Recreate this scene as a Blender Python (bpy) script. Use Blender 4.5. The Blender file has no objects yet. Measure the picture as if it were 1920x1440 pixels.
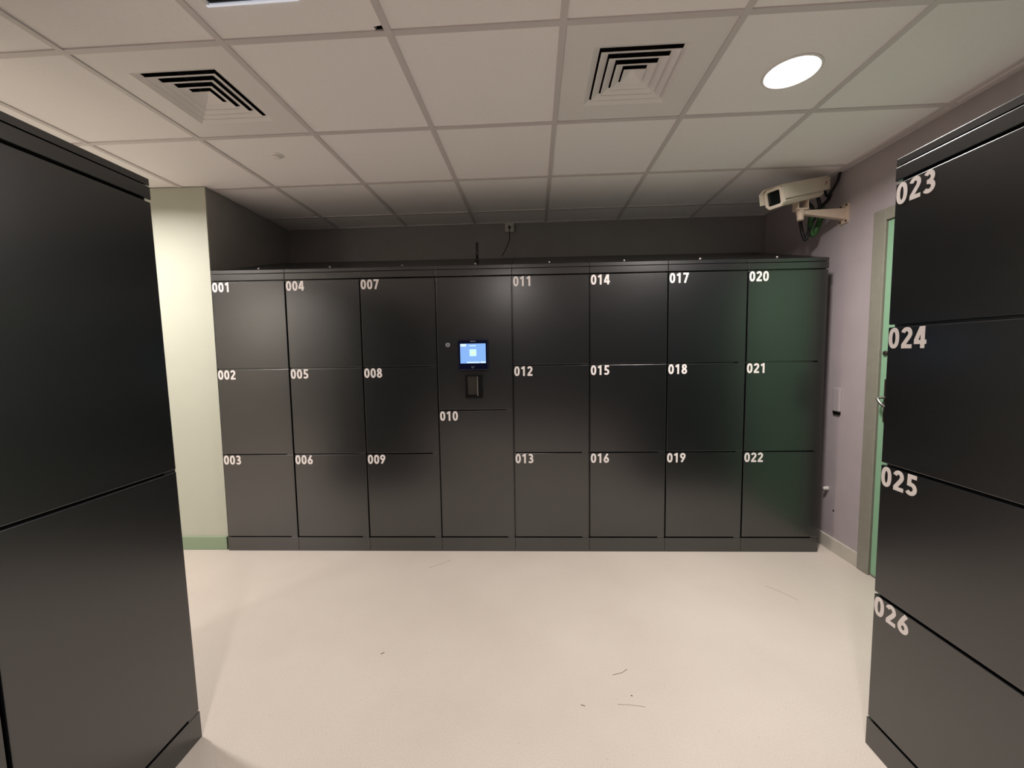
import bpy, bmesh, math, random
from mathutils import Vector, Matrix

# ------------------------------------------------------------------ camera, world, exposure
scene = bpy.context.scene
COL = scene.collection
CAM_H = 1.3213                       # camera height above the floor
right = Vector((0.999302, 0.034428, -0.014479))
up = Vector((0.011873, 0.074719, 0.997134))
fwd = Vector((-0.035411, 0.99661, -0.074258))
cam_data = bpy.data.cameras.new('camera')
cam_data.sensor_width = 36.0
cam_data.lens = 763.073 / 1920 * 36
cam_data.clip_start = 0.02
cam = bpy.data.objects.new('camera', cam_data)
m = Matrix((right, up, -fwd)).transposed().to_4x4()
m.translation = (0, 0, CAM_H)
cam.matrix_world = m
COL.objects.link(cam)
scene.camera = cam

world = bpy.data.worlds.new('world')
scene.world = world
world.use_nodes = True
world.node_tree.nodes['Background'].inputs[0].default_value = (0.9, 0.93, 1.0, 1)
world.node_tree.nodes['Background'].inputs[1].default_value = 0.0
LAMP = 38.0                          # watts of the ceiling downlights
LAMP_COL = (1.0, 0.925, 0.885)
scene.view_settings.view_transform = 'Standard'
scene.view_settings.look = 'None'
scene.view_settings.exposure = 0.0
scene.view_settings.gamma = 1.0
scene.view_settings.use_curve_mapping = False
scene.cycles.max_bounces = 16
scene.cycles.diffuse_bounces = 10
scene.cycles.glossy_bounces = 6
scene.cycles.sample_clamp_indirect = 6.0

CEIL = 2.430                         # underside of the ceiling grid
WALL_X = 2.0                         # right wall
FRONT_Y = 2.6369                     # fronts of the far row of lockers
W = 0.493                            # width of one locker unit
GRID_ANG = -0.01969                  # the ceiling grid is a little askew to the lockers
GX, GY, T = -0.4897, 1.4679, 0.6     # a grid crossing and the pitch


# ------------------------------------------------------------------ materials
def mat(name, col, rough=0.5, metal=0.0, spec=0.5, noise=0.0, nscale=40, bump=0.0, bscale=200, emit=None, estr=0.0):
    m = bpy.data.materials.new(name)
    m.use_nodes = True
    nt = m.node_tree
    b = nt.nodes['Principled BSDF']
    b.inputs['Base Color'].default_value = (*col, 1)
    b.inputs['Roughness'].default_value = rough
    b.inputs['Metallic'].default_value = metal
    b.inputs['Specular IOR Level'].default_value = spec
    if emit:
        b.inputs['Emission Color'].default_value = (*emit, 1)
        b.inputs['Emission Strength'].default_value = estr
    if noise or bump:
        tc = nt.nodes.new('ShaderNodeTexCoord')
    if noise:
        n = nt.nodes.new('ShaderNodeTexNoise')
        n.inputs['Scale'].default_value = nscale
        n.inputs['Detail'].default_value = 5
        nt.links.new(tc.outputs['Object'], n.inputs['Vector'])
        r = nt.nodes.new('ShaderNodeValToRGB')
        r.color_ramp.elements[0].position = 0.3
        r.color_ramp.elements[1].position = 0.7
        r.color_ramp.elements[0].color = (*[c * (1 - noise) for c in col], 1)
        r.color_ramp.elements[1].color = (*[min(1, c * (1 + noise)) for c in col], 1)
        nt.links.new(n.outputs['Fac'], r.inputs[0])
        nt.links.new(r.outputs[0], b.inputs['Base Color'])
    if bump:
        n2 = nt.nodes.new('ShaderNodeTexNoise')
        n2.inputs['Scale'].default_value = bscale
        n2.inputs['Detail'].default_value = 3
        nt.links.new(tc.outputs['Object'], n2.inputs['Vector'])
        bp = nt.nodes.new('ShaderNodeBump')
        bp.inputs['Strength'].default_value = bump
        bp.inputs['Distance'].default_value = 0.002
        nt.links.new(n2.outputs['Fac'], bp.inputs['Height'])
        nt.links.new(bp.outputs[0], b.inputs['Normal'])
    return m


M = {}
M['locker'] = mat('anthracite powder coat', (0.0040, 0.0047, 0.0058), 0.26, spec=0.5, bump=0.03, bscale=900)
M['locker'].node_tree.nodes['Principled BSDF'].inputs['IOR'].default_value = 2.0
M['black'] = mat('matte black', (0.003, 0.003, 0.003), 0.75, spec=0.15)
M['void'] = mat('black void', (0.003, 0.003, 0.003), 0.9, spec=0.1)
M['edge_emissive'] = mat('emissive bluish white edge', (0.8, 0.82, 0.86), 0.3, emit=(0.80, 0.85, 1.0), estr=0.42)
M['number'] = mat('white vinyl number', (0.80, 0.74, 0.72), 0.5)
M['tile'] = mat('mineral ceiling tile', (0.93, 0.89, 0.895), 0.9, spec=0.2, noise=0.02, nscale=160, bump=0.25, bscale=500)
M['tbar'] = mat('painted ceiling grid', (0.66, 0.61, 0.61), 0.5)
M['vent'] = mat('white painted vent metal', (0.84, 0.80, 0.80), 0.5)
M['vent_dark'] = mat('dark duct lining', (0.012, 0.007, 0.007), 0.8)
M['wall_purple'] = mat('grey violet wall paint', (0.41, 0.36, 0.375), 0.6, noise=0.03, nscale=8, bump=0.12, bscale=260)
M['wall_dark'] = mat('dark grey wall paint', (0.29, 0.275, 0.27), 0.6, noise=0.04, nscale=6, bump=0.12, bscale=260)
M['wall_green'] = mat('pale green wall paint', (0.48, 0.495, 0.41), 0.6, noise=0.015, nscale=5, bump=0.12, bscale=260)
M['wall_pale'] = mat('pale wall paint', (0.70, 0.68, 0.60), 0.7)
M['base_green'] = mat('green skirting paint', (0.25, 0.335, 0.225), 0.45)
M['base_grey'] = mat('grey skirting paint', (0.52, 0.49, 0.43), 0.5, noise=0.04, nscale=20)
M['frame'] = mat('grey green door frame paint', (0.25, 0.243, 0.20), 0.45, noise=0.05, nscale=25)
M['leaf'] = mat('mint green door paint', (0.25, 0.45, 0.29), 0.4)
M['steel'] = mat('brushed steel', (0.62, 0.60, 0.58), 0.3, metal=1.0)
M['plate'] = mat('dark bronze plate', (0.03, 0.02, 0.016), 0.4)
M['cctv'] = mat('cream painted housing', (0.62, 0.55, 0.46), 0.5, noise=0.02, nscale=30)
M['cctv_seam'] = mat('shaded joint', (0.12, 0.10, 0.08), 0.7)
M['bracket'] = mat('beige bracket paint', (0.62, 0.50, 0.40), 0.5)
M['glass'] = mat('dark window glass', (0.006, 0.008, 0.008), 0.08)
M['red'] = mat('faded red print', (0.35, 0.10, 0.08), 0.6)
M['cable'] = mat('black cable', (0.006, 0.006, 0.007), 0.35)
M['cable_green'] = mat('green cable', (0.03, 0.10, 0.025), 0.5)
M['white_plastic'] = mat('white plastic', (0.62, 0.60, 0.56), 0.4)
M['grey_plastic'] = mat('grey plastic', (0.40, 0.36, 0.37), 0.5)
M['bezel'] = mat('black gloss bezel with glow tint', (0.003, 0.004, 0.022), 0.15)  # blue tint in the black imitates glow around the screen
M['print'] = mat('grey print', (0.25, 0.25, 0.30), 0.5)
M['flange'] = mat('glossy white metal', (0.80, 0.81, 0.85), 0.25, metal=0.3)
M['screen'] = mat('lit blue screen', (0.02, 0.03, 0.05), 0.2, emit=(0.25, 0.47, 0.93), estr=1.0)
M['screen_pale'] = mat('lit pale icon', (0.1, 0.1, 0.1), 0.2, emit=(0.62, 0.95, 0.92), estr=1.0)
M['screen_warm'] = mat('lit yellow icon', (0.1, 0.1, 0.1), 0.2, emit=(0.80, 0.92, 0.60), estr=1.0)
M['screen_white'] = mat('lit white text', (0.1, 0.1, 0.1), 0.2, emit=(0.72, 0.90, 1.0), estr=1.0)
M['recess'] = mat('brown smoked plastic', (0.016, 0.012, 0.009), 0.25)
M['debris'] = mat('dark floor scuff', (0.20, 0.16, 0.13), 0.8)

M['lamp'] = mat('lit lamp diffuser', (0.9, 0.9, 0.9), 0.5, emit=LAMP_COL, estr=12)
# floor: beige speckled vinyl
fm = mat('beige vinyl floor', (0.60, 0.545, 0.48), 0.42, spec=0.4)
nt = fm.node_tree
b = nt.nodes['Principled BSDF']
tc = nt.nodes.new('ShaderNodeTexCoord')
n1 = nt.nodes.new('ShaderNodeTexNoise'); n1.inputs['Scale'].default_value = 1.6; n1.inputs['Detail'].default_value = 4
n2 = nt.nodes.new('ShaderNodeTexNoise'); n2.inputs['Scale'].default_value = 260; n2.inputs['Detail'].default_value = 2
n3 = nt.nodes.new('ShaderNodeTexVoronoi'); n3.inputs['Scale'].default_value = 22
for n in (n1, n2, n3):
    nt.links.new(tc.outputs['Object'], n.inputs['Vector'])
r1 = nt.nodes.new('ShaderNodeValToRGB')
r1.color_ramp.elements[0].position = 0.35; r1.color_ramp.elements[1].position = 0.65
r1.color_ramp.elements[0].color = (0.580, 0.520, 0.460, 1); r1.color_ramp.elements[1].color = (0.625, 0.568, 0.505, 1)
r2 = nt.nodes.new('ShaderNodeValToRGB')
r2.color_ramp.elements[0].position = 0.38; r2.color_ramp.elements[1].position = 0.55
r2.color_ramp.elements[0].color = (0.90, 0.89, 0.88, 1); r2.color_ramp.elements[1].color = (1, 1, 1, 1)
r3 = nt.nodes.new('ShaderNodeValToRGB')
r3.color_ramp.elements[0].position = 0.035; r3.color_ramp.elements[1].position = 0.06
r3.color_ramp.elements[0].color = (0.80, 0.78, 0.75, 1); r3.color_ramp.elements[1].color = (1, 1, 1, 1)
nt.links.new(n1.outputs['Fac'], r1.inputs[0]); nt.links.new(n2.outputs['Fac'], r2.inputs[0]); nt.links.new(n3.outputs['Distance'], r3.inputs[0])
mx = nt.nodes.new('ShaderNodeMixRGB'); mx.blend_type = 'MULTIPLY'; mx.inputs[0].default_value = 1
mx2 = nt.nodes.new('ShaderNodeMixRGB'); mx2.blend_type = 'MULTIPLY'; mx2.inputs[0].default_value = 1
nt.links.new(r1.outputs[0], mx.inputs[1]); nt.links.new(r2.outputs[0], mx.inputs[2])
nt.links.new(mx.outputs[0], mx2.inputs[1]); nt.links.new(r3.outputs[0], mx2.inputs[2])
nt.links.new(mx2.outputs[0], b.inputs['Base Color'])
bp = nt.nodes.new('ShaderNodeBump'); bp.inputs['Strength'].default_value = 0.12; bp.inputs['Distance'].default_value = 0.002
nt.links.new(n2.outputs['Fac'], bp.inputs['Height']); nt.links.new(bp.outputs[0], b.inputs['Normal'])
M['floor'] = fm


# ------------------------------------------------------------------ mesh helpers
class MB:
    """Collects shapes; build() links them as ONE mesh object."""

    def __init__(self):
        self.bm = bmesh.new()
        self.mats = []

    def _mi(self, m):
        if m is None:
            return 0
        if m not in self.mats:
            self.mats.append(m)
        return self.mats.index(m)

    def _add(self, verts, faces, m=None, mtx=None):
        mi = self._mi(m)
        vs = [self.bm.verts.new(mtx @ Vector(v) if mtx else v) for v in verts]
        fs = []
        for f in faces:
            try:
                fc = self.bm.faces.new([vs[i] for i in f])
                fc.material_index = mi
                fs.append(fc)
            except ValueError:
                pass
        return vs, fs

    def box(self, lo, hi, m=None, bevel=0.0, mtx=None, seg=2):
        x0, y0, z0 = lo
        x1, y1, z1 = hi
        v = [(x0, y0, z0), (x1, y0, z0), (x1, y1, z0), (x0, y1, z0), (x0, y0, z1), (x1, y0, z1), (x1, y1, z1), (x0, y1, z1)]
        f = [(0, 3, 2, 1), (4, 5, 6, 7), (0, 1, 5, 4), (1, 2, 6, 5), (2, 3, 7, 6), (3, 0, 4, 7)]
        vs, fs = self._add(v, f, m, mtx)
        if bevel:
            es = list({e for fc in fs for e in fc.edges})
            r = bmesh.ops.bevel(self.bm, geom=es, offset=bevel, segments=seg, affect='EDGES', profile=0.5)
            for fc in r['faces']:
                fc.material_index = self._mi(m)
        return self

    def prism(self, pts, axis, a, b, m=None, mtx=None, bevel=0.0):
        """Polygon pts (2-D) extruded along axis from a to b. axis 'x': pts=(y,z); 'y': (x,z); 'z': (x,y)."""
        def p3(p, t):
            return {'x': (t, p[0], p[1]), 'y': (p[0], t, p[1]), 'z': (p[0], p[1], t)}[axis]
        n = len(pts)
        v = [p3(p, a) for p in pts] + [p3(p, b) for p in pts]
        f = [tuple(range(n))[::-1], tuple(range(n, 2 * n))] + [(i, (i + 1) % n, n + (i + 1) % n, n + i) for i in range(n)]
        vs, fs = self._add(v, f, m, mtx)
        bmesh.ops.recalc_face_normals(self.bm, faces=fs)
        if bevel:
            es = list({e for fc in fs for e in fc.edges})
            r = bmesh.ops.bevel(self.bm, geom=es, offset=bevel, segments=2, affect='EDGES', profile=0.5)
            for fc in r['faces']:
                fc.material_index = self._mi(m)
        return self

    def lathe(self, prof, m=None, n=32, mtx=None, cap=True):
        """prof: (radius, z) list around local z."""
        v = []
        for (r, z) in prof:
            for i in range(n):
                a = 2 * math.pi * i / n
                v.append((r * math.cos(a), r * math.sin(a), z))
        f = []
        for k in range(len(prof) - 1):
            for i in range(n):
                j = (i + 1) % n
                f.append((k * n + i, k * n + j, (k + 1) * n + j, (k + 1) * n + i))
        if cap:
            f.append(tuple(range(n))[::-1])
            f.append(tuple(range((len(prof) - 1) * n, len(prof) * n)))
        vs, fs = self._add(v, f, m, mtx)
        bmesh.ops.recalc_face_normals(self.bm, faces=fs)
        for fc in fs:
            if len(fc.verts) == 4:
                fc.smooth = True
        return self

    def tube(self, pts, r, m=None, n=10, sub=6):
        """Smooth tube through points (Catmull-Rom)."""
        P = [Vector(p) for p in pts]
        Q = []
        if len(P) > 2 and sub > 1:
            E = [2 * P[0] - P[1]] + P + [2 * P[-1] - P[-2]]
            for i in range(1, len(E) - 2):
                for s in range(sub):
                    t = s / sub
                    p0, p1, p2, p3 = E[i - 1], E[i], E[i + 1], E[i + 2]
                    Q.append(0.5 * ((2 * p1) + (p2 - p0) * t + (2 * p0 - 5 * p1 + 4 * p2 - p3) * t * t + (3 * p1 - p0 - 3 * p2 + p3) * t ** 3))
            Q.append(P[-1])
        else:
            Q = P
        rings = []
        prev = None
        for i, q in enumerate(Q):
            d = (Q[min(i + 1, len(Q) - 1)] - Q[max(i - 1, 0)]).normalized()
            if prev is None:
                s = d.orthogonal().normalized()
            else:
                s = (prev - d * prev.dot(d)).normalized()
            prev = s
            t = d.cross(s)
            rings.append([q + r * (math.cos(2 * math.pi * k / n) * s + math.sin(2 * math.pi * k / n) * t) for k in range(n)])
        v = [p for ring in rings for p in ring]
        f = []
        for k in range(len(rings) - 1):
            for i in range(n):
                j = (i + 1) % n
                f.append((k * n + i, k * n + j, (k + 1) * n + j, (k + 1) * n + i))
        f.append(tuple(range(n))[::-1])
        f.append(tuple(range((len(rings) - 1) * n, len(rings) * n)))
        vs, fs = self._add(v, f, m)
        bmesh.ops.recalc_face_normals(self.bm, faces=fs)
        for fc in fs:
            fc.smooth = len(fc.verts) == 4
        return self

    def shear(self, k):
        for v in self.bm.verts:
            v.co.y += k * v.co.z
        return self

    def build(self, name, m=None, parent=None, mtx=None):
        me = bpy.data.meshes.new(name)
        if mtx is not None:
            self.bm.transform(mtx)
        self.bm.to_mesh(me)
        self.bm.free()
        for mm in (self.mats or [m]):
            me.materials.append(mm)
        o = bpy.data.objects.new(name, me)
        COL.objects.link(o)
        if parent:
            o.parent = parent
        return o


def empty(name, loc=(0, 0, 0), rz=0.0):
    o = bpy.data.objects.new(name, None)
    o.empty_display_size = 0.1
    o.location = loc
    o.rotation_euler = (0, 0, rz)
    COL.objects.link(o)
    return o


def tag(o, label, cat, group=None):
    o['label'] = label
    o['category'] = cat
    if group:
        o['group'] = group
    return o


def structure(o):
    o['kind'] = 'structure'
    return o


# ------------------------------------------------------------------ numerals (bold, drawn as strokes)
def arc(cx, cy, rx, ry, a0, a1, n=22):
    return [(cx + rx * math.cos(math.radians(a0 + (a1 - a0) * i / n)), cy + ry * math.sin(math.radians(a0 + (a1 - a0) * i / n))) for i in range(n + 1)]


def superell(cx, cy, rx, ry, n=36, e=2.3):
    o = []
    for i in range(n):
        a = 2 * math.pi * i / n
        c, s = math.cos(a), math.sin(a)
        o.append((cx + rx * math.copysign(abs(c) ** (2 / e), c), cy + ry * math.copysign(abs(s) ** (2 / e), s)))
    return o


ST = 0.19
h = ST / 2
six = [(0.42, 0.955), (0.30, 0.78), (0.18, 0.56), (0.115, 0.40)]
GLYPH = {
    '0': [(superell(0.28, 0.5, 0.28 - h, 0.5 - h), True)],
    '1': [([(0.33, 0), (0.33, 1.0)], False), ([(0.31, 0.90), (0.07, 0.76)], False)],
    '2': [(arc(0.275, 0.695, 0.185, 0.21, 165, -12) + [(0.40, 0.54), (0.10, 0.13)], False), ([(0.03, h), (0.55, h)], False)],
    '3': [(arc(0.26, 0.715, 0.165, 0.19, 150, -90), False), (arc(0.26, 0.29, 0.20, 0.195, 90, -150), False), ([(0.17, 0.51), (0.28, 0.51)], False)],
    '4': [([(0.335, 0.96), (0.075, 0.33)], False), ([(0.0, 0.285), (0.58, 0.285)], False), ([(0.405, 0), (0.405, 1.0)], False)],
    '5': [([(0.10, 1 - h), (0.53, 1 - h)], False), ([(0.185, 1.0), (0.165, 0.45)], False), (arc(0.255, 0.315, 0.21, 0.22, 118, -145), False)],
    '6': [(superell(0.28, 0.305, 0.28 - h, 0.305 - h, e=2.1), True), (six, False)],
    '7': [([(0.02, 1 - h), (0.57, 1 - h)], False), ([(0.475, 0.96), (0.19, 0)], False)],
    '8': [(superell(0.28, 0.735, 0.25 - h, 0.265 - h, e=2.1), True), (superell(0.28, 0.28, 0.28 - h, 0.28 - h, e=2.1), True)],
}
GLYPH['9'] = [([(0.56 - x, 1 - y) for x, y in pts], c) for pts, c in GLYPH['6']]


def ribbon(mb, pts, closed, w, sx, sz, scale, y0, y1, m):
    """Flat stroke of width w in the xz plane, solid between y0 and y1."""
    n = len(pts)
    P = [Vector(p) for p in pts]
    L, Rr = [], []
    for i in range(n):
        if closed:
            a, b2 = P[i - 1], P[(i + 1) % n]
            d0 = (P[i] - P[i - 1]).normalized(); d1 = (P[(i + 1) % n] - P[i]).normalized()
        else:
            d0 = (P[i] - P[max(i - 1, 0)]) if i else (P[1] - P[0])
            d1 = (P[min(i + 1, n - 1)] - P[i]) if i < n - 1 else (P[n - 1] - P[n - 2])
            d0 = d0.normalized(); d1 = d1.normalized()
        n0 = Vector((-d0.y, d0.x)); n1 = Vector((-d1.y, d1.x))
        nn = (n0 + n1)
        nn = nn.normalized() if nn.length > 1e-6 else n0
        k = min(1.0 / max(nn.dot(n0), 0.5), 2.0)
        L.append(P[i] + nn * (w / 2) * k)
        Rr.append(P[i] - nn * (w / 2) * k)
    v = []
    for y in (y0, y1):
        for q in L + Rr:
            v.append((sx + q.x * scale, y, sz + q.y * scale))
    f = []
    N = 2 * n
    rng = range(n) if closed else range(n - 1)
    for i in rng:
        j = (i + 1) % n
        f += [(i, j, n + j, n + i), (N + i, N + n + i, N + n + j, N + j), (i, N + i, N + j, j), (n + i, n + j, N + n + j, N + n + i)]
    if not closed:
        f += [(0, n, N + n, N), (n - 1, N + n - 1, N + 2 * n - 1, 2 * n - 1)]
    vs, fs = mb._add(v, f, m)
    bmesh.ops.recalc_face_normals(mb.bm, faces=fs)


def number_mesh(text, u, ztop, size):
    mb = MB()
    for i, ch in enumerate(text):
        for k, (pts, closed) in enumerate(GLYPH[ch]):
            d = 0.0008 + 0.00006 * k
            ribbon(mb, pts, closed, ST, u + i * size * 0.665, ztop - size, size, -d, 0.0015, M['number'])
    return mb


# ------------------------------------------------------------------ room shell
mb = MB()
mb.box((-4.3, -2.8, -0.1), (2.15, 3.75, 0.0), M['floor'])
floor = structure(mb.build('floor'))

# scuffs and hairs on the floor, from the photograph
def scuff(pts, r=0.0011):
    mb = MB()
    mb.tube([(x, y, 0.0004) for x, y in pts], r, M['debris'], n=6, sub=4)
    o = mb.build('scuff_mark', None, floor)
    return o
scuff([(0.340, 1.590), (0.380, 1.603), (0.405, 1.622)])
scuff([(0.330, 1.450), (0.380, 1.447), (0.430, 1.440)], 0.0006)
scuff([(0.388, 1.490), (0.394, 1.488)], 0.0022)
scuff([(0.190, 1.445), (0.205, 1.440)], 0.0016)
scuff([(-0.660, 1.690), (-0.648, 1.700)], 0.0020)
scuff([(1.330, 2.240), (1.380, 2.180), (1.420, 2.110)], 0.0006)
scuff([(-0.62, 2.42), (-0.56, 2.46), (-0.50, 2.52)], 0.0006)

def wall(name, pts, m, z1=CEIL):
    """Plan polygon extruded from the floor to the ceiling."""
    mb = MB()
    mb.prism(pts, 'z', 0.0, z1, m)
    return structure(mb.build(name))

def back_y(x):
    return 3.5625 - 0.0155 * x
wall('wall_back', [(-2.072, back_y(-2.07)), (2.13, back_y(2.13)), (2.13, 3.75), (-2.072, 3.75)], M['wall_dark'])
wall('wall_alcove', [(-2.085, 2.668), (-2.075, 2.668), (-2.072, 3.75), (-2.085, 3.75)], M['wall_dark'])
wall('wall_green', [(-4.3, 2.662), (-2.074, 2.660), (-2.074, 2.668), (-2.086, 2.669), (-2.086, 3.75), (-4.3, 3.75)], M['wall_green'])
wall_r = wall('wall_right', [(WALL_X, -2.8), (2.15, -2.8), (2.15, 3.75), (WALL_X, 3.75)], M['wall_purple'])
wall('wall_left', [(-4.3, -2.8), (-4.15, -2.8), (-4.15, 2.66), (-4.3, 2.66)], M['wall_pale'])
wall('wall_front', [(-4.15, -2.8), (WALL_X, -2.8), (WALL_X, -2.65), (-4.15, -2.65)], M['locker'])
mb = MB()
mb.lathe([(0.006, 0), (0.006, 0.003), (0.001, 0.004)], M['plate'], n=12, mtx=Matrix.Translation((WALL_X, 2.666, CAM_H - 1.054)) @ Matrix.Rotation(-math.pi / 2, 4, 'Y'))
mb.build('screw_hole', None, wall_r)

# skirting boards
mb = MB()
mb.box((-4.15, 2.646, 0), (-2.076, 2.661, 0.092), M['base_green'], bevel=0.003)
structure(mb.build('baseboard_green'))
mb = MB()
mb.box((1.984, 2.420, 0), (2.0, back_y(2.0), 0.088), M['base_grey'], bevel=0.003)
structure(mb.build('baseboard_right'))

# ceiling: lay-in tiles between exposed T-bars, on the grid's own angle
Rg = Matrix.Rotation(GRID_ANG, 4, 'Z')
LIP = 0.006
VENTS = {(-2, 0), (1, 0)}                       # grid cells holding an air vent (cell i spans GX+T*i ..)
TB = 0.024
def clip_room(mb):
    bm = mb.bm
    for co, no in (((WALL_X, 0, 0), (1, 0, 0)), ((0, back_y(0), 0), (0.0155, 1, 0)), ((-4.15, 0, 0), (-1, 0, 0)), ((0, -2.65, 0), (0, -1, 0))):
        g = bm.verts[:] + bm.edges[:] + bm.faces[:]
        bmesh.ops.bisect_plane(bm, geom=g, plane_co=co, plane_no=no, clear_outer=True)
mb = MB()
for i in range(-8, 6):
    for j in range(-7, 5):
        if (i, j) in VENTS:
            continue
        x0, y0 = GX + T * i + 0.004, GY + T * j + 0.004
        x1, y1 = x0 + T - 0.008, y0 + T - 0.008
        z0, z1 = CEIL + LIP, CEIL + LIP + 0.015
        if (i, j) == (-1, -1):                  # the tile with a broken corner
            c, g = 0.032, TB / 2 - 0.004
            mb.prism([(x0, y0), (x1, y0), (x1, y1 - g - 0.018), (x1 - g - c, y1 - g - 0.014), (x1 - g - c + 0.004, y1), (x0, y1)], 'z', z0, z1, M['tile'])
        else:
            mb.box((x0, y0, z0), (x1, y1, z1), M['tile'])
mb.bm.transform(Rg)
mb.box((-4.3, -2.8, CEIL + 0.20), (2.15, 3.75, CEIL + 0.22), M['void'])
clip_room(mb)
ceiling = structure(mb.build('ceiling'))
mb = MB()
for i in range(-8, 7):
    x = GX + T * i
    mb.box((x - TB / 2, -3.2, CEIL), (x + TB / 2, 4.2, CEIL + LIP), M['tbar'])
for j in range(-7, 6):
    y = GY + T * j
    for i in range(-8, 6):
        mb.box((GX + T * i + TB / 2, y - TB / 2, CEIL + 0.0006), (GX + T * (i + 1) - TB / 2, y + TB / 2, CEIL + LIP), M['tbar'])
mb.bm.transform(Rg)
clip_room(mb)
g = mb.build('ceiling_grid', None, ceiling)
# wall angles where the ceiling meets the walls
mb = MB()
mb.box((WALL_X - 0.022, -2.65, CEIL - 0.002), (WALL_X, back_y(2), CEIL + LIP), M['tbar'])
structure(mb.build('trim_1'))
mb = MB()
mb.prism([(-2.072, back_y(-2.072)), (WALL_X - 0.022, back_y(WALL_X)), (WALL_X - 0.022, back_y(WALL_X) - 0.02), (-2.072, back_y(-2.072) - 0.02)], 'z', CEIL - 0.002, CEIL + LIP, M['tbar'])
structure(mb.build('trim_2'))

# door in the right wall, mostly hidden by the near lockers
door = structure(empty('door_1', (WALL_X, 2.0, 0)))
dz = CAM_H
mb = MB()
y0, y1, ztop, zin = 2.360, 2.440, dz + 0.765, dz + 0.700
mb.box((-0.022, y0 - 2.0, 0), (0.0, y1 - 2.0, ztop), M['frame'], bevel=0.003)
mb.box((-0.022, 1.44 - 2.0, zin), (0.0, y0 - 2.0 - 0.0005, ztop), M['frame'], bevel=0.003)
mb.box((-0.022, 1.36 - 2.0, 0), (0.0, 1.44 - 2.0 - 0.0005, ztop), M['frame'], bevel=0.003)
mb.build('door_frame', None, door)
mb = MB()
mb.box((-0.012, 1.445 - 2.0, 0.012), (0.0, y0 - 2.0 - 0.006, zin - 0.006), M['leaf'], bevel=0.002)
mb.build('door_leaf', None, door)
mb = MB()
zc = dz - 0.29
mb.box((-0.020, 2.272 - 2.0, zc - 0.12), (-0.012, 2.318 - 2.0, zc + 0.12), M['plate'], bevel=0.003)
ep = mb.build('handle_plate', None, door)
mb = MB()
mb.tube([(-0.016, 2.312 - 2.0, zc + 0.018), (-0.050, 2.314 - 2.0, zc + 0.016), (-0.060, 2.306 - 2.0, zc + 0.008), (-0.060, 2.27 - 2.0, zc - 0.022), (-0.058, 2.20 - 2.0, zc - 0.040)], 0.0075, M['steel'], n=12)
mb.build('door_handle', None, door)
mb = MB()
mb.lathe([(0.013, 0), (0.013, 0.008), (0.010, 0.010)], M['plate'], n=24, mtx=Matrix.Translation((-0.012, 2.325 - 2.0, dz - 0.027)) @ Matrix.Rotation(-math.pi / 2, 4, 'Y'))
mb.build('lock_rosette', None, door)


# ------------------------------------------------------------------ lockers
LEV = [0.1005, 0.6696, 1.2453, 1.8192]          # plinth top, thirds, top of the doors
H_FASCIA, H_TOP, DEPTH, RISE = 1.8655, 1.8885, 0.860, 0.276
H26 = [0.1005, 0.5303, 0.9568, 1.3893, 1.8192]  # four-door unit
GAP = 0.0080
DOOR_T = 0.018

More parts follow.
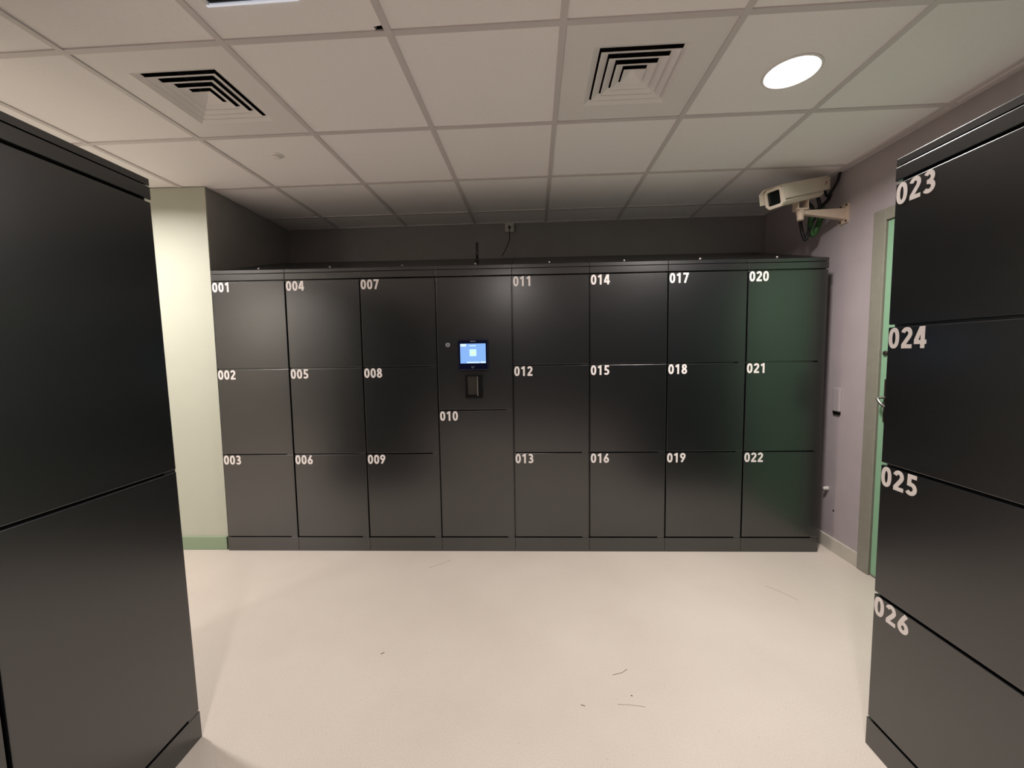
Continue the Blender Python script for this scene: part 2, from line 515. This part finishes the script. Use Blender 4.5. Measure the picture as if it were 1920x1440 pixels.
def locker_unit(loc, rz, splits, numbers, label, group, shear=0.0, bolt=True, last=False):
    t = empty('locker_unit', loc, rz)
    tag(t, label, 'locker', group)
    sh = lambda mb: mb.shear(shear) if shear else mb
    # carcass: sides, back and a sloping head, seen as black in the joints between doors
    mb = MB()
    zf = 1.8655
    prof = [(DOOR_T + 0.004, 0.002), (DEPTH, 0.002), (DEPTH, zf + RISE * DEPTH - 0.004), (DOOR_T + 0.004, zf - 0.002 + RISE * 0.02)]
    mb.prism(prof, 'x', 0.0012, W - 0.0012, M['locker'])
    sh(mb).build('carcass', None, t)
    mb = MB()
    mb.box((0.0008, 0.0, 0.0), (W - 0.0008, 0.03, LEV[0] - GAP * 0.75), M['locker'], bevel=0.0012)
    sh(mb).build('plinth', None, t)
    # sloping lid with a folded front lip and a fascia strip under it
    mb = MB()
    mb.prism([(0.0014, H_FASCIA + 0.0016), (0.0014, H_TOP), (DEPTH, H_TOP + RISE * (DEPTH + 0.002)), (DEPTH, H_TOP + RISE * (DEPTH + 0.002) - 0.012), (0.012, H_FASCIA + 0.0012)], 'x', 0.0010, W - 0.0010, M['locker'], bevel=0.0012)
    lid = sh(mb).build('sloping_lid', None, t)
    mb = MB()
    mb.box((0.0010, -0.0003, splits[-1] + GAP * 0.5), (W - 0.0010, DOOR_T + 0.004, H_FASCIA - 0.0016), M['locker'], bevel=0.0024)
    sh(mb).build('fascia', None, t)
    if bolt:
        mb = MB()
        v = 0.123
        mtx = Matrix.Translation((W / 2, v, H_TOP + RISE * (v + 0.002))) @ Matrix.Rotation(math.atan(RISE), 4, 'X')
        mb.lathe([(0.0060, -0.002), (0.0060, 0.002), (0.0045, 0.0045), (0.0015, 0.0055)], M['number'], n=16, mtx=mtx)
        mb.build('bolt', None, lid)
    # doors
    for k in range(len(splits) - 1):
        zb, zt = splits[k] + (GAP * 0.25 if k == 0 else GAP * 0.5), splits[k + 1] - GAP * 0.5
        num = numbers[len(splits) - 2 - k]
        mb = MB()
        mb.box((0.0048, 0.0, zb), (W - 0.0040, DOOR_T, zt), M['locker'], bevel=0.0022)
        # hinge pad that closes the joint at the right-hand edge
        mb.box((W - 0.047, 0.0015, zb - GAP), (W - 0.006, DOOR_T - 0.002, zb + 0.002), M['locker'])
        name = 'service_panel' if num == 'panel' else 'door'
        d = sh(mb).build(name, None, t)
        if num and num != 'panel':
            nm = number_mesh(num, 0.0085, zt - 0.0025, 0.0625)
            n = sh(nm).build('number', None, d)
        if num == 'panel':
            mb = MB()
            mtx = Matrix.Translation((0.073, 0.0, CAM_H + 0.062)) @ Matrix.Rotation(math.pi / 2, 4, 'X')
            mb.lathe([(0.0145, -0.003), (0.0145, 0.004), (0.0125, 0.006)], M['steel'], n=24, mtx=mtx)
            mb.lathe([(0.0085, 0.006), (0.0085, 0.0068)], M['print'], n=20, mtx=mtx)
            mb.box((0.0720, -0.0074, CAM_H + 0.055), (0.0740, -0.0066, CAM_H + 0.069), M['black'])
            mb.build('key_lock', None, d)
    return t

X0 = -2.058
rows = [('001', '002', '003'), ('004', '005', '006'), ('007', '008', '009'), ('panel', '010'), ('011', '012', '013'), ('014', '015', '016'), ('017', '018', '019'), ('020', '021', '022')]
labels = ['black locker unit with doors 001, 002 and 003 beside the pale green wall',
          'black locker unit with doors 004, 005 and 006 in the far row',
          'black locker unit with doors 007, 008 and 009 left of the touchscreen unit',
          'black locker unit with the touchscreen panel above tall door 010',
          'black locker unit with doors 011, 012 and 013 right of the touchscreen unit',
          'black locker unit with doors 014, 015 and 016 in the far row',
          'black locker unit with doors 017, 018 and 019 in the far row',
          'black locker unit with doors 020, 021 and 022 ending the far row under the camera']
for i, (r, lb) in enumerate(zip(rows, labels)):
    sp = LEV if len(r) == 3 else [LEV[0], CAM_H - 0.365, LEV[3]]
    locker_unit((X0 + W * i, FRONT_Y, 0), 0, sp, r, lb, 'far row of numbered lockers')
# right bank: fronts face the aisle, numbers run away from the far row
locker_unit((1.125, 1.317, 0), -math.pi / 2, H26, ('023', '024', '025', '026'), 'black locker unit with large doors 023 to 026 at the right edge', 'lockers of the right bank')
locker_unit((1.125, 1.317 - W, 0), -math.pi / 2, H26, ('', '', '', ''), 'black four-door locker unit next to doors 023 to 026, towards the viewer', 'lockers of the right bank', bolt=False)
# left bank: two tall doors per unit; it leans back a little
LSP = [0.1005, CAM_H - 0.371, LEV[3]]
locker_unit((-1.150, 1.293 - W, 0), math.pi / 2, LSP, ('', ''), 'unnumbered black locker unit with two tall doors at the left edge', 'lockers of the left bank', shear=0.0185)
locker_unit((-1.150, 1.293 - 2 * W, 0), math.pi / 2, LSP, ('', ''), 'black two-door locker unit cut off at the bottom left corner of the photo', 'lockers of the left bank', shear=0.0185, bolt=False)


# ------------------------------------------------------------------ touchscreen and scanner on the far row
YF = FRONT_Y
t = tag(empty('touchscreen_terminal', (-0.340, YF, CAM_H - 0.104)), 'small black touchscreen with lit blue display on the locker panel above door 010', 'touchscreen')
mb = MB()
mb.box((-0.099, -0.030, 0.0), (0.099, -0.0005, 0.199), M['bezel'], bevel=0.008, seg=3)
mb.build('bezel', None, t)
mb = MB()
mb.box((-0.082, -0.0312, 0.046), (0.082, -0.0296, 0.172), M['screen'])
s = mb.build('screen', None, t)
s['label'] = 'lit pale blue screen'
def onscreen(name, x0, z0, x1, z1, m, d=0.0318):
    mb = MB()
    mb.box((x0, -d, z0), (x1, -0.0308, z1), m)
    return mb.build(name, None, s)
onscreen('icon', -0.022, 0.092, 0.022, 0.136, M['screen_pale'])
onscreen('icon_centre', -0.007, 0.105, 0.009, 0.120, M['screen_warm'], 0.0322)
onscreen('caption', -0.022, 0.155, 0.020, 0.161, M['screen_white'])
onscreen('status_tab', -0.080, 0.154, -0.043, 0.170, M['screen_white'])
onscreen('footer_bar', -0.040, 0.0475, 0.042, 0.0560, M['screen_white'])
onscreen('footer_button', 0.047, 0.0475, 0.081, 0.0575, M['screen_white'])
mb = MB()
mb.box((-0.017, -0.0308, 0.1845), (0.017, -0.0298, 0.1885), M['print'])
mb.build('maker_line', None, t)
mb = MB()
ring = [(-0.004 + 0.006 * math.cos(math.radians(a)), -0.0306, 0.022 + 0.006 * math.sin(math.radians(a))) for a in range(100, 400, 20)]
mb.tube(ring + [(0.008, -0.0306, 0.027)], 0.0012, M['print'], n=6, sub=2)
mb.build('emblem', None, t)

t = tag(empty('code_scanner', (-0.338, YF, CAM_H - 0.282)), 'black recessed code scanner under the touchscreen, above door 010', 'scanner')
mb = MB()
x0, x1, zt = -0.058, 0.052, 0.146
mb.box((x0, -0.028, 0), (x0 + 0.014, -0.0005, zt), M['black'], bevel=0.002)
mb.box((x1 - 0.026, -0.028, 0), (x1, -0.0005, zt), M['black'], bevel=0.002)
mb.box((x0 + 0.0145, -0.028, zt - 0.006), (x1 - 0.0265, -0.0005, zt), M['black'], bevel=0.001)
mb.box((x0 + 0.0145, -0.028, 0), (x1 - 0.0265, -0.0005, 0.012), M['black'], bevel=0.001)
mb.build('housing', None, t)
mb = MB()
mb.prism([(-0.006, 0.0125), (-0.022, zt - 0.0065), (-0.0005, zt - 0.0065), (-0.0005, 0.0125)], 'x', x0 + 0.0145, x1 - 0.0320, M['recess'])
mb.build('reader_window', None, t)
mb = MB()
mb.box((x1 - 0.0315, -0.0275, 0.0130), (x1 - 0.0266, -0.001, zt - 0.0070), M['steel'])
mb.build('edge_strip', None, t)['label'] = 'bright metal edge strip'

# aerial on top of the touchscreen unit
t = empty('aerial', (-0.346, 3.0, H_TOP + RISE * (3.0 - FRONT_Y + 0.002) + 0.0062))
tag(t, 'short black rod aerial standing on top of the touchscreen locker unit', 'aerial')
mb = MB(); mb.lathe([(0.016, 0), (0.016, 0.010), (0.011, 0.016)], M['cable'], n=20); mb.build('base', None, t)
mb = MB(); mb.lathe([(0.0095, 0.016), (0.0100, 0.05), (0.0090, 0.128), (0.005, 0.132)], M['cable'], n=20); mb.build('rod', None, t)

# socket and plug on the far wall
yb = back_y(-0.127)
t = tag(empty('wall_socket', (-0.127, yb, CAM_H + 1.068)), 'small white wall socket high on the dark far wall under the ceiling', 'socket')
mb = MB(); mb.box((-0.038, -0.030, -0.036), (0.038, 0.0, 0.038), M['white_plastic'], bevel=0.004); mb.build('back_box', None, t)
mb = MB(); mb.box((-0.024, -0.034, -0.026), (0.024, -0.029, 0.022), M['white_plastic'], bevel=0.002); mb.build('cover', None, t)
t = tag(empty('power_lead', (-0.127, yb, CAM_H + 1.068)), 'thin black power lead hanging from the white socket on the far wall', 'cable')
mb = MB(); mb.lathe([(0.010, 0.030), (0.010, 0.052), (0.006, 0.060)], M['cable'], n=16, mtx=Matrix.Translation((0, -0.003, -0.004)) @ Matrix.Rotation(math.pi / 2, 4, 'X')); mb.build('plug', None, t)
mb = MB(); mb.tube([(0, -0.060, -0.006), (0, -0.058, -0.05), (-0.004, -0.040, -0.11), (-0.03, -0.030, -0.17), (-0.060, -0.032, -0.225), (-0.068, -0.060, -0.246)], 0.0035, M['cable'], n=8); mb.build('flex', None, t)


# ------------------------------------------------------------------ ceiling fittings
def grid_pt(i, j):
    """World point of grid coordinate (i, j)."""
    return Rg @ Vector((GX + T * i, GY + T * j, CEIL))

def air_vent(i, j, label):
    c = grid_pt(i + 0.5, j + 0.5)
    t = tag(empty('air_vent', c, GRID_ANG), label, 'air vent', 'square ceiling air vents')
    s, o = T / 2 - 0.013, 0.180
    z = 0.004
    mb = MB()
    for k in range(4):
        r = Matrix.Rotation(k * math.pi / 2, 4, 'Z')
        mb._add([(-s, -s, z), (s, -s, z), (o, -o, z), (-o, -o, z), (-s, -s, z + 0.003), (s, -s, z + 0.003), (o, -o, z + 0.003), (-o, -o, z + 0.003)],
                [(3, 2, 1, 0), (4, 5, 6, 7), (0, 1, 5, 4), (2, 3, 7, 6)], M['vent'], r)
    mb.build('face_plate', None, t)
    def blade(so, z0, si, z1, name, lip=0.0):
        mb = MB()
        th = 0.0016
        for k in range(4):
            r = Matrix.Rotation(k * math.pi / 2, 4, 'Z')
            mb._add([(-so, -so, z0), (so, -so, z0), (si, -si, z1), (-si, -si, z1), (-so, -so + th, z0 - 0.0), (so, -so + th, z0), (si, -si + th, z1), (-si, -si + th, z1)],
                    [(3, 2, 1, 0), (4, 5, 6, 7), (0, 1, 5, 4), (2, 3, 7, 6), (1, 2, 6, 5), (3, 0, 4, 7)], M['vent'], r)
            if lip:
                a, c = so, so - lip
                mb._add([(-a, -a, z0 - 0.001), (a, -a, z0 - 0.001), (c, -c, z0 - 0.001), (-c, -c, z0 - 0.001), (-a, -a, z0 + 0.0005), (a, -a, z0 + 0.0005), (c, -c, z0 + 0.0005), (-c, -c, z0 + 0.0005)], [(3, 2, 1, 0), (4, 5, 6, 7), (0, 1, 5, 4), (2, 3, 7, 6)], M['vent'], r)
        bmesh.ops.recalc_face_normals(mb.bm, faces=mb.bm.faces[:])
        return mb.build(name, None, t)
    # rim, louvres stepping inwards, pyramid in the middle
    blade(0.180, z, 0.156, z + 0.012, 'rim')
    for b0 in (0.148, 0.113, 0.078):
        blade(b0, z + 0.001, b0 - 0.029, z + 0.015, 'louvre', 0.003)
    mb = MB()
    a = 0.043
    mb._add([(-a, -a, z + 0.004), (a, -a, z + 0.004), (a, a, z + 0.004), (-a, a, z + 0.004), (0, 0, z + 0.030)], [(0, 4, 1), (1, 4, 2), (2, 4, 3), (3, 4, 0)], M['vent'])
    mb._add([(-a, -a, z + 0.004), (a, -a, z + 0.004), (a, a, z + 0.004), (-a, a, z + 0.004), (0, 0, z + 0.034)], [(4, 0, 1), (4, 1, 2), (4, 2, 3), (4, 3, 0)], M['vent'])
    mb.build('centre_cone', None, t)
    mb = MB()
    d0, d1 = 0.178, 0.19
    for k in range(4):
        r = Matrix.Rotation(k * math.pi / 2, 4, 'Z')
        mb.box((-d0, -d0 - 0.004, z + 0.036), (d0, -d0, z + 0.18), M['vent_dark'], mtx=r)
    mb.box((-d0, -d0, z + 0.176), (d0, d0, z + 0.18), M['vent_dark'])
    for b0 in (-0.06, 0.06):                      # damper vanes glimpsed between the louvres
        mb.box((b0 - 0.002, -d0, z + 0.06), (b0 + 0.002, d0, z + 0.10), M['vent_dark'])
    mb.build('duct', None, t)
    return t

air_vent(-2, 0, 'square white ceiling air vent on the left, above the passage by the green wall')
air_vent(1, 0, 'square white ceiling air vent beside the round lit downlight')

def downlight(i, j, label, power=1.0):
    lamp = M['lamp']
    c = grid_pt(i, j)
    t = tag(empty('ceiling_downlight', (c.x, c.y, CEIL + LIP)), label, 'ceiling light')
    mb = MB()
    mb.lathe([(0.095, 0.001), (0.104, 0.001), (0.106, -0.002), (0.104, -0.005), (0.098, -0.006), (0.095, -0.004), (0.095, 0.001)], M['vent'], n=64, cap=False)
    mb.build('trim_ring', None, t)
    mb = MB()
    mb.lathe([(0.0945, -0.0015), (0.0945, -0.0040), (0.02, -0.0048)], lamp, n=64)
    o = mb.build('diffuser', None, t)
    ld = bpy.data.lights.new('lamp_light', 'AREA')
    ld.shape = 'DISK'
    ld.size = 0.18
    ld.energy = LAMP * power
    ld.color = LAMP_COL
    ld.spread = math.radians(163)
    lo = bpy.data.objects.new('lamp_light', ld)
    lo.location = (0, 0, -0.008)
    lo.parent = t
    COL.objects.link(lo)
    return t

downlight(2.56, 0.53, 'round lit downlight in the ceiling above the right lockers')
downlight(-3.5, 0.5, 'round lit downlight in the ceiling of the left passage', 1.12)
downlight(-5.3, -4.5, 'added round downlight close to the far left wall, out of the picture', 1.45)  # unseen lamp added to brighten the left wall mirrored in the doors
downlight(0.5, -3.5, 'added round downlight in the ceiling behind the viewer, out of the picture', 0.95)  # unseen lamp added so floor bounce lifts the ceiling

# small round sprinkler cover
c = (-1.369, 2.295, CEIL + LIP)
t = tag(empty('sprinkler', c), 'small round white sprinkler cover on the ceiling tile near the green wall', 'sprinkler')
mb = MB(); mb.lathe([(0.036, 0.001), (0.037, -0.002), (0.030, -0.006), (0.022, -0.007)], M['vent'], n=40); mb.build('cover_plate', None, t)
mb = MB(); mb.lathe([(0.021, -0.007), (0.020, -0.014), (0.014, -0.018)], M['vent'], n=32); mb.build('nozzle', None, t)

# unlit recessed fitting that only shows its edge at the top of the picture
t = tag(empty('recessed_fitting', (-0.995, 1.342, CEIL + LIP), -0.03), 'white-framed dark ceiling fitting cut off by the top edge, near the left vent', 'ceiling fitting')
mb = MB()
L_, D_ = 0.30, 0.30
mb.box((0, -D_, -0.008), (L_, -D_ + 0.012, 0.0), M['flange'], bevel=0.002)
mb.box((0, -D_ + 0.0125, -0.008), (0.016, -0.0100, 0.0), M['flange'], bevel=0.002)
mb.box((L_ - 0.016, -D_ + 0.0125, -0.008), (L_, -0.0125, 0.0), M['flange'], bevel=0.002)
mb.build('frame', None, t)
mb = MB(); mb.box((0, -0.0095, -0.008), (L_, 0.0, 0.0), M['edge_emissive'], bevel=0.002); mb.build('front_edge', None, t)['label'] = 'bright bluish white edge'  # front strip of the frame, given slight emission to look bright
mb = MB(); mb.box((0.0165, -D_ + 0.0128, -0.003), (L_ - 0.0165, -0.0100, 0.0), M['glass']); mb.build('dark_panel', None, t)


# ------------------------------------------------------------------ surveillance camera on its bracket
PY = 2.683
t = tag(empty('security_camera', (WALL_X, PY, CAM_H + 0.845)), 'cream box-shaped security camera on a wall bracket in the right corner under the ceiling', 'security camera')
mb = MB()
zb0, zt0 = -0.065, 0.055
mb.prism([(-0.030, zb0), (0.030, zb0), (0.036, zb0 + 0.006), (0.036, zt0 - 0.006), (0.030, zt0), (-0.030, zt0), (-0.036, zt0 - 0.006), (-0.036, zb0 + 0.006)], 'x', -0.010, 0.0, M['bracket'])
plate = mb.build('wall_plate', None, t)
for (dy, dzz) in ((-0.024, zb0 + 0.012), (0.022, zb0 + 0.012), (-0.024, zt0 - 0.012), (0.022, zt0 - 0.012)):
    mb = MB()
    mb.lathe([(0.0065, 0.0), (0.0065, 0.004), (0.004, 0.006)], M['plate'], n=16, mtx=Matrix.Translation((-0.010, dy, dzz)) @ Matrix.Rotation(-math.pi / 2, 4, 'Y'))
    mb.build('screw', None, plate)
mb = MB()      # tapering arm: flange on top, web below
mb.prism([(-0.010, -0.040), (-0.010, 0.026), (-0.255, 0.020), (-0.270, 0.016), (-0.270, 0.000), (-0.255, -0.004)], 'y', -0.016, 0.016, M['bracket'], bevel=0.002)
mb.build('arm', None, t)
mb = MB()
mb.lathe([(0.024, 0.020), (0.024, 0.034), (0.020, 0.038)], M['bracket'], n=24, mtx=Matrix.Translation((-0.272, 0, -0.010)))
mb.lathe([(0.017, -0.034), (0.019, -0.026), (0.019, -0.006), (0.022, 0.000), (0.022, 0.020)], M['bracket'], n=24, mtx=Matrix.Translation((-0.272, 0, -0.004)))
mb.prism([(-0.030, 0.022), (0.030, 0.022), (0.026, 0.085), (-0.026, 0.085)], 'x', -0.305, -0.300, M['bracket'])
mb.prism([(-0.030, 0.022), (0.030, 0.022), (0.026, 0.085), (-0.026, 0.085)], 'x', -0.246, -0.241, M['bracket'])
mb.box((-0.300, -0.028, 0.022), (-0.246, 0.028, 0.030), M['bracket'])
mb.build('swivel', None, t)
# housing, built along local +x = lens direction, y = the far side, z = up
az = math.radians(65)
pit = math.radians(15)
fx = Vector((-math.sin(az) * math.cos(pit), -math.cos(az) * math.cos(pit), -math.sin(pit)))
sy = Vector((0, 0, 1)).cross(fx).normalized()   # points to the viewer's side (-y)
uz = fx.cross(sy)
HM = Matrix((fx, sy, uz)).transposed().to_4x4()
HM.translation = Vector((-0.328, -0.031, 0.114))
hw, hh = 0.054, 0.056
def octo(w_, h_, c):
    return [(-w_ + c, -h_), (w_ - c, -h_), (w_, -h_ + c), (w_, h_ - c), (w_ - c, h_), (-w_ + c, h_), (-w_, h_ - c), (-w_, -h_ + c)]
mb = MB()
mb.prism(octo(hw - 0.004, hh - 0.004, 0.016), 'x', -0.195, 0.185, M['cctv'], mtx=HM, bevel=0.002)
mb.build('housing', None, t)
mb = MB()      # front bezel around the window
outer = octo(hw + 0.003, hh + 0.004, 0.020)
inner = octo(hw - 0.015, hh - 0.016, 0.006)
n = 8
v = [(0.186, *p) for p in outer] + [(0.204, p[0] * 0.95, p[1] * 0.95) for p in outer] + [(0.204, *p) for p in inner] + [(0.192, *p) for p in inner]
f = []
for k in range(n):
    j = (k + 1) % n
    f += [(k, j, n + j, n + k), (n + k, n + j, 2 * n + j, 2 * n + k), (2 * n + k, 2 * n + j, 3 * n + j, 3 * n + k)]
f.append(tuple(range(n)))
vs, fs = mb._add(v, f, M['cctv'], HM)
bmesh.ops.recalc_face_normals(mb.bm, faces=fs)
bez = mb.build('bezel', None, t)
mb = MB()
mb.prism(octo(hw - 0.0152, hh - 0.0162, 0.006), 'x', 0.189, 0.194, M['glass'], mtx=HM)
mb.build('lens_window', None, bez)['label'] = 'dark glass window'
# sunshield: folded sheet over the top and both sides, its far cheek reaching further forward
mb = MB()
sec = [(-hw - 0.006, -0.022), (-hw - 0.006, hh - 0.014), (-hw + 0.012, hh + 0.007), (hw - 0.012, hh + 0.007), (hw + 0.006, hh - 0.014), (hw + 0.006, -0.022)]
secf = [0.245, 0.240, 0.225, 0.188, 0.184, 0.184]
secb = [-0.240, -0.258, -0.264, -0.264, -0.258, -0.240]
th = 0.003
ins = [(-hw - 0.006 + th, -0.022), (-hw - 0.006 + th, hh - 0.014 - th * .4), (-hw + 0.012 + th * .4, hh + 0.007 - th), (hw - 0.012 - th * .4, hh + 0.007 - th), (hw + 0.006 - th, hh - 0.014 - th * .4), (hw + 0.006 - th, -0.022)]
# local y points to the viewer: mirror so that the long cheek is the far one
v = [(secf[k], *sec[k]) for k in range(6)] + [(secb[k], *sec[k]) for k in range(6)] + [(secf[k], *ins[k]) for k in range(6)] + [(secb[k], *ins[k]) for k in range(6)]
f = []
for k in range(5):
    f += [(k, k + 1, 7 + k, 6 + k), (12 + k, 18 + k, 19 + k, 13 + k), (k, 12 + k, 13 + k, k + 1), (6 + k, 7 + k, 19 + k, 18 + k)]
f += [(0, 6, 18, 12), (5, 17, 23, 11)]
vs, fs = mb._add(v, f, M['cctv'], HM)
bmesh.ops.recalc_face_normals(mb.bm, faces=fs)
shield = mb.build('sunshield', None, t)
mb = MB()      # small faded red print near the rear
mb.box((-0.215, hw + 0.0055, 0.010), (-0.190, hw + 0.0068, 0.014), M['red'], mtx=HM)
mb.box((-0.222, hw + 0.0055, 0.018), (-0.204, hw + 0.0068, 0.026), M['red'], mtx=HM)
mb.build('faded_print', None, shield)['label'] = 'faded red print'
mb = MB()      # cable glands on the rear end
for yy in (0.020, -0.020):
    mb.lathe([(0.013, 0), (0.013, 0.020), (0.009, 0.030)], M['bracket'], n=16, mtx=HM @ Matrix.Translation((-0.193, yy, -0.022)) @ Matrix.Rotation(-math.pi / 2, 4, 'Y'))
mb.build('cable_gland', None, t)

rear = HM @ Vector((-0.222, 0.020, -0.022))
rear2 = HM @ Vector((-0.222, -0.020, -0.022))
base = Vector((WALL_X, PY, CAM_H + 0.845))
def rel(*p):
    return Vector((p[0], p[1], CAM_H + p[2])) - base
mb = MB()
mb.tube([rear, rear + Vector((0.03, 0.010, 0.0)), rel(1.955, 2.775, 0.985), rel(1.982, 2.740, 1.05), rel(1.986, 2.720, CEIL - CAM_H)], 0.008, M['cable'], n=10)
mb.build('cable', None, t)
mb = MB()
mb.tube([rear2, rear2 + Vector((0.03, 0.01, -0.02)), rel(1.925, 2.80, 0.90), rel(1.88, 2.80, 0.83), rel(1.85, 2.79, 0.75), rel(1.835, 2.79, 0.715), rel(1.815, 2.79, 0.755), rel(1.80, 2.79, 0.85), rel(1.83, 2.785, 0.95)], 0.010, M['cable'], n=10)
mb.tube([rel(1.83, 2.785, 0.95), rel(1.87, 2.79, 0.92), rel(1.885, 2.79, 0.85), rel(1.90, 2.79, 0.90), rel(1.96, 2.79, 0.955), rel(1.985, 2.79, 1.00)], 0.010, M['cable'], n=10)
mb.build('cable', None, t)
mb = MB()
mb.tube([rel(1.94, 2.80, 0.93), rel(1.935, 2.80, 0.86), rel(1.915, 2.805, 0.79), rel(1.895, 2.805, 0.75), rel(1.875, 2.805, 0.775), rel(1.87, 2.80, 0.83), rel(1.885, 2.80, 0.91)], 0.016, M['cable_green'], n=10)
mb.build('cable', None, t)['label'] = 'green cable loop'


# ------------------------------------------------------------------ small things on the right wall
t = tag(empty('wall_reader', (WALL_X, 2.671, CAM_H - 0.40)), 'slim grey box on the violet wall between the far lockers and the door', 'wall box')
mb = MB(); mb.box((-0.014, -0.029, 0.0), (0.0, 0.029, 0.150), M['grey_plastic'], bevel=0.003); mb.build('cover', None, t)
mb = MB(); mb.prism([(-0.0135, 0.0), (-0.009, -0.022), (0.0, -0.022), (0.0, 0.0)], 'y', -0.026, 0.026, M['black']); mb.build('underside', None, t)['label'] = 'black underside'
t = tag(empty('door_stop', (WALL_X, 2.725, CAM_H - 0.925)), 'little white knob low on the violet wall beside the far lockers', 'door stop')
mtx = Matrix.Rotation(-math.pi / 2, 4, 'Y')
mb = MB(); mb.lathe([(0.014, 0), (0.014, 0.012), (0.012, 0.016)], M['white_plastic'], n=20, mtx=mtx); mb.build('base', None, t)
mb = MB(); mb.lathe([(0.011, 0.016), (0.012, 0.022), (0.010, 0.028), (0.005, 0.031)], M['white_plastic'], n=20, mtx=mtx); mb.build('buffer', None, t)
